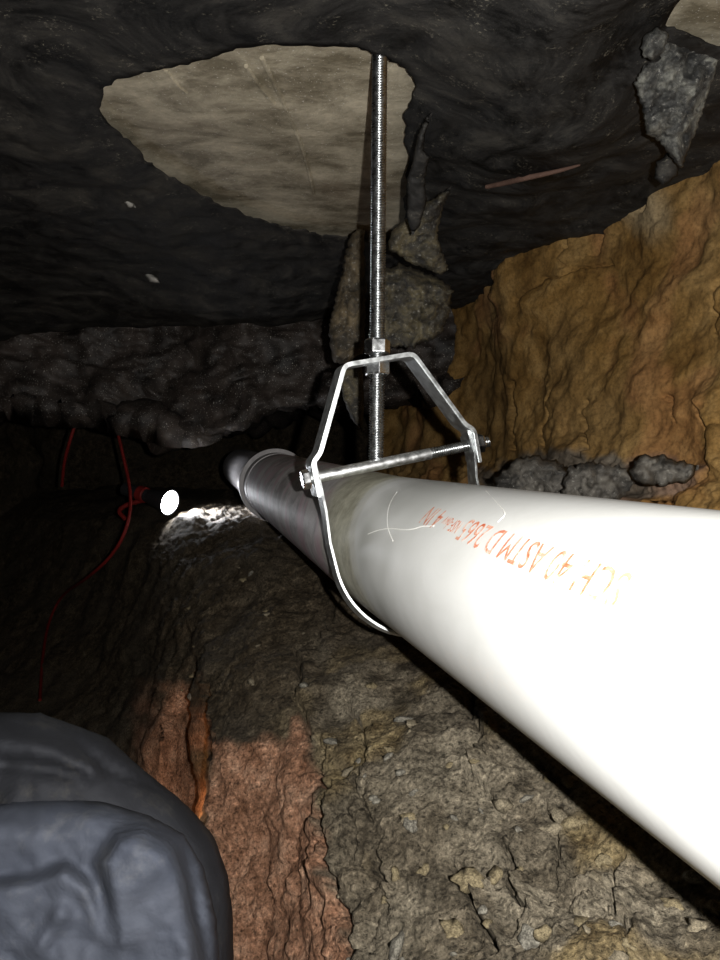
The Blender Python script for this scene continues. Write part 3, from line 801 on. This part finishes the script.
# ------------------------------------------------------------------ rocks along the foot of the clay wall and clods in the soil
for poly, d, th, sd_, mm in (([(494, 478), (512, 462), (530, 455), (556, 459), (574, 470), (590, 490), (560, 510), (500, 510)], 0.80, .035, 21, M_ROCK),
                             ([(566, 468), (590, 462), (622, 466), (640, 476), (622, 500), (590, 512), (560, 500)], 0.72, .035, 22, M_ROCK),
                             ([(628, 468), (642, 456), (668, 458), (700, 466), (690, 480), (660, 486), (636, 482)], 0.66, .030, 23, M_ROCK)):
    lump('rock', poly, d, th * .6, mm, wr, rough=.014, fs=34, edge=12, step=3, jagged=2.2, seed=sd_, facet=.035)
def rock_mesh(seed):
    bm = bmesh.new(); bmesh.ops.create_icosphere(bm, subdivisions=2, radius=1)
    for v in bm.verts:
        v.co *= 1 + 0.75 * mnoise.noise(v.co * 1.3 + Vector((seed * 7.7, 0, 0))) + 0.35 * mnoise.noise(v.co * 3 + Vector((seed, 3, 0)))
        v.co.z *= 0.65
    me = bpy.data.meshes.new('clod'); bm.to_mesh(me); bm.free(); me.polygons.foreach_set('use_smooth', [True] * len(me.polygons))
    me.materials.append(M_SOILROCK[seed % len(M_SOILROCK)]); return me
def crumb_material(name, a, c):
    m, nt, b = mat(name, 0.9, 0.15); co = coords(nt)
    n = noise_tex(nt, co, 1.6, 6, 0.75); f_ = noise_tex(nt, co, 7, 4, 0.7)
    base = mix(nt, 1.0, ramp(nt, n, [(0.38, a), (0.62, c)]), ramp(nt, f_, [(0.35, 0.5), (0.5, 1.0), (0.65, 1.4)]), 'MULTIPLY')
    nt.links.new(base, b.inputs['Base Color']); return m
M_SOILROCK = [crumb_material('soil_crumb', (0.07, 0.06, 0.042), (0.20, 0.17, 0.12)), crumb_material('ochre_crumb', (0.075, 0.06, 0.036), (0.20, 0.165, 0.10)), crumb_material('grey_crumb', (0.05, 0.046, 0.038), (0.19, 0.178, 0.148))]
rocks = [rock_mesh(k) for k in range(6)]
ii, jj = np.where((near > 0.5) & (PX < 760) & (PY < 1000)); rr_ = random.Random(5)
ii2, jj2 = np.where((PX > 170) & (PX < 330) & (PY > 525) & (PY < 700))
for k in range(120):
    A, B = (ii, jj) if k < 104 else (ii2, jj2)
    q = rr_.randrange(len(A)); p = Wf[A[q], B[q]]; s = 0.0020 + 0.0040 * rr_.random() ** 2.0
    o = bpy.data.objects.new('clod', rocks[rr_.randrange(6)]); COL.objects.link(o); o.parent = floor
    o.location = p; o.scale = (s * rr_.uniform(.8, 1.5), s, s * .9); o.rotation_euler = (rr_.uniform(-.4, .4) + .5, rr_.uniform(-.4, .4), rr_.uniform(0, 6.3))

# ------------------------------------------------------------------ bundle of dusty fabric at the lower left
def fabric_material(name, a, c, dustc):
    m, nt, b = mat(name, 0.8, 0.25); co = coords(nt)
    n = noise_tex(nt, co, 14, 5, 0.6, 0.6); f_ = noise_tex(nt, co, 420, 3); d_ = noise_tex(nt, co, 30, 6, 0.7)
    base = mix(nt, ramp(nt, n, [(0.35, 0.0), (0.65, 1.0)]), a, c)
    base = mix(nt, ramp(nt, d_, [(0.55, 0.0), (0.72, 0.5)]), base, dustc)
    nt.links.new(base, b.inputs['Base Color'])
    bump(nt, b, math_(nt, 'ADD', n, math_(nt, 'MULTIPLY', f_, 0.05)), 0.5, 0.006); return m
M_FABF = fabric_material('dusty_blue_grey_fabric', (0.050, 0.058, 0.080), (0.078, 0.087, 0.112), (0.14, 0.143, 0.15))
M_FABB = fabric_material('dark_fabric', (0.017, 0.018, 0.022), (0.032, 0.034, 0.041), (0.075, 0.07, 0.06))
sack = empty('fabric_bundle', at(60, 1100, 0.46))
tag(sack, 'dusty blue-grey fabric bundle bulging in folds at the lower left', 'fabric bundle')
def fold_front(x, y):
    e = 0
    e = e + 0.028 * sm(12, -12, sdist(x, y, [(100, 862), (118, 834), (146, 823), (170, 836), (184, 868), (196, 930), (206, 1010), (110, 1010), (112, 930)]))
    e = e + 0.022 * sm(12, -10, sdist(x, y, [(-100, 895), (30, 880), (66, 866), (92, 888), (108, 930), (116, 1010), (-100, 1010)]))
    e = e - 0.010 * np.exp(-(poly_dist(x, y, [(186, 850), (196, 900), (208, 960)]) / 5) ** 2)
    e = e + 0.008 * np.exp(-(poly_dist(x, y, [(40, 950), (52, 930), (60, 915)]) / 10) ** 2)
    return e
def fold_back(x, y):
    e = 0.020 * np.exp(-(poly_dist(x, y, [(0, 742), (50, 748), (90, 770)]) / 12) ** 2)
    e = e - 0.010 * np.exp(-(poly_dist(x, y, [(0, 765), (40, 768), (80, 775)]) / 6) ** 2)
    e = e - 0.010 * np.exp(-(poly_dist(x, y, [(60, 722), (85, 750), (110, 770), (150, 785)]) / 4) ** 2)
    return e
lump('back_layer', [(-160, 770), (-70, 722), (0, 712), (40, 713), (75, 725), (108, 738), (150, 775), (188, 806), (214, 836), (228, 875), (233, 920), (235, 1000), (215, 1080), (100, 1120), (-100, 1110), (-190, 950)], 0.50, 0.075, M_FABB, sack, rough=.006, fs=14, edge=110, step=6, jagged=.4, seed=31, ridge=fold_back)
lump('front_layer', [(-170, 850), (-60, 808), (0, 801), (60, 798), (105, 802), (150, 816), (184, 834), (204, 868), (217, 920), (222, 1000), (205, 1075), (-150, 1085)], 0.435, 0.045, M_FABF, sack, rough=.007, fs=16, edge=40, step=5, jagged=.4, seed=33, ridge=fold_front)

# ------------------------------------------------------------------ work lamp on the soil at the back, with red cables
LP = at(168, 502, 1.50); LD = Vector((0.88, -0.45, -0.20)).normalized()
lamp = empty('work_lamp', LP - Vector((0, 0, 0.03)))
tag(lamp, 'bright white work lamp glowing on the dark soil behind the pipe', 'lamp')
ML = frame_to(LP, LD)
lathe('lamp_head', [(-.055, .014), (-.05, .017), (-.02, .021), (0.0, .0275), (.006, .0285), (.006, .0265), (-.004, .020)], ML, M_DARK, lamp)
ml, nt, b = mat('lamp_lens', 0.3); b.inputs['Emission Color'].default_value = (0.93, 0.95, 1, 1); b.inputs['Emission Strength'].default_value = 60
lathe('lens', [(-.003, .0262), (.003, .0262), (.009, .021), (.012, .011), (.013, .001)], ML, ml, lamp)
lathe('lamp_body', [(-.13, .012), (-.128, .0145), (-.06, .0145), (-.055, .014)], ML, M_DARK, lamp)
lathe('red_collar', [(-.085, .0155), (-.083, .0175), (-.066, .0175), (-.064, .0155)], ML, M_RED, lamp)
tube('stand', [LP - LD * .07 + Vector((0.0, 0, -.012)), LP - LD * .07 + Vector((-.035, 0, -.02)), LP - LD * .07 + Vector((-.06, 0, -.035)), LP - LD * .07 + Vector((-.05, 0.02, -.055))], .005, M_RED, lamp, 10, True, 2)
ll = bpy.data.lights.new('work_lamp_light', 'SPOT'); ll.energy = 30; ll.spot_size = math.radians(58); ll.spot_blend = 0.7; ll.shadow_soft_size = 0.018; ll.color = (0.90, 0.93, 1.0)
lo = bpy.data.objects.new('work_lamp_light', ll); COL.objects.link(lo); lo.location = LP + LD * 0.026
lo.rotation_euler = (-LD).to_track_quat('Z', 'Y').to_euler()

def cable(pts, label, r=0.0035):
    q = []
    for x, y, d in pts:
        dd = floor_depth(np.array([float(x)]), np.array([float(y)]))[0] - 0.02 if d is None else d
        q.append(at(x, y, dd))
    return tag(tube('red_cable', q, r, M_RED, None, 8, True, 2), label, 'cable')
cable([(116, 425, 1.52), (123, 455, 1.50), (131, 490, 1.46), (130, 520, 1.42), (116, 552, 1.42), (88, 578, 1.46), (62, 594, None), (48, 622, None), (42, 660, None), (40, 700, None)], 'red cable drooping from the footing past the lamp onto the soil')
cable([(76, 422, 1.52), (70, 440, 1.52), (64, 462, 1.55), (62, 486, 1.6)], 'short red cable hanging below the footing left of the lamp')

# warm lamp lying in the trench behind the fabric bundle
wl = bpy.data.lights.new('trench_lamp', 'POINT'); wl.energy = 0.3; wl.color = (1.0, 0.55, 0.28); wl.shadow_soft_size = 0.015
wo = bpy.data.objects.new('trench_lamp', wl); COL.objects.link(wo); wo.location = at(172, 812, 0.70)
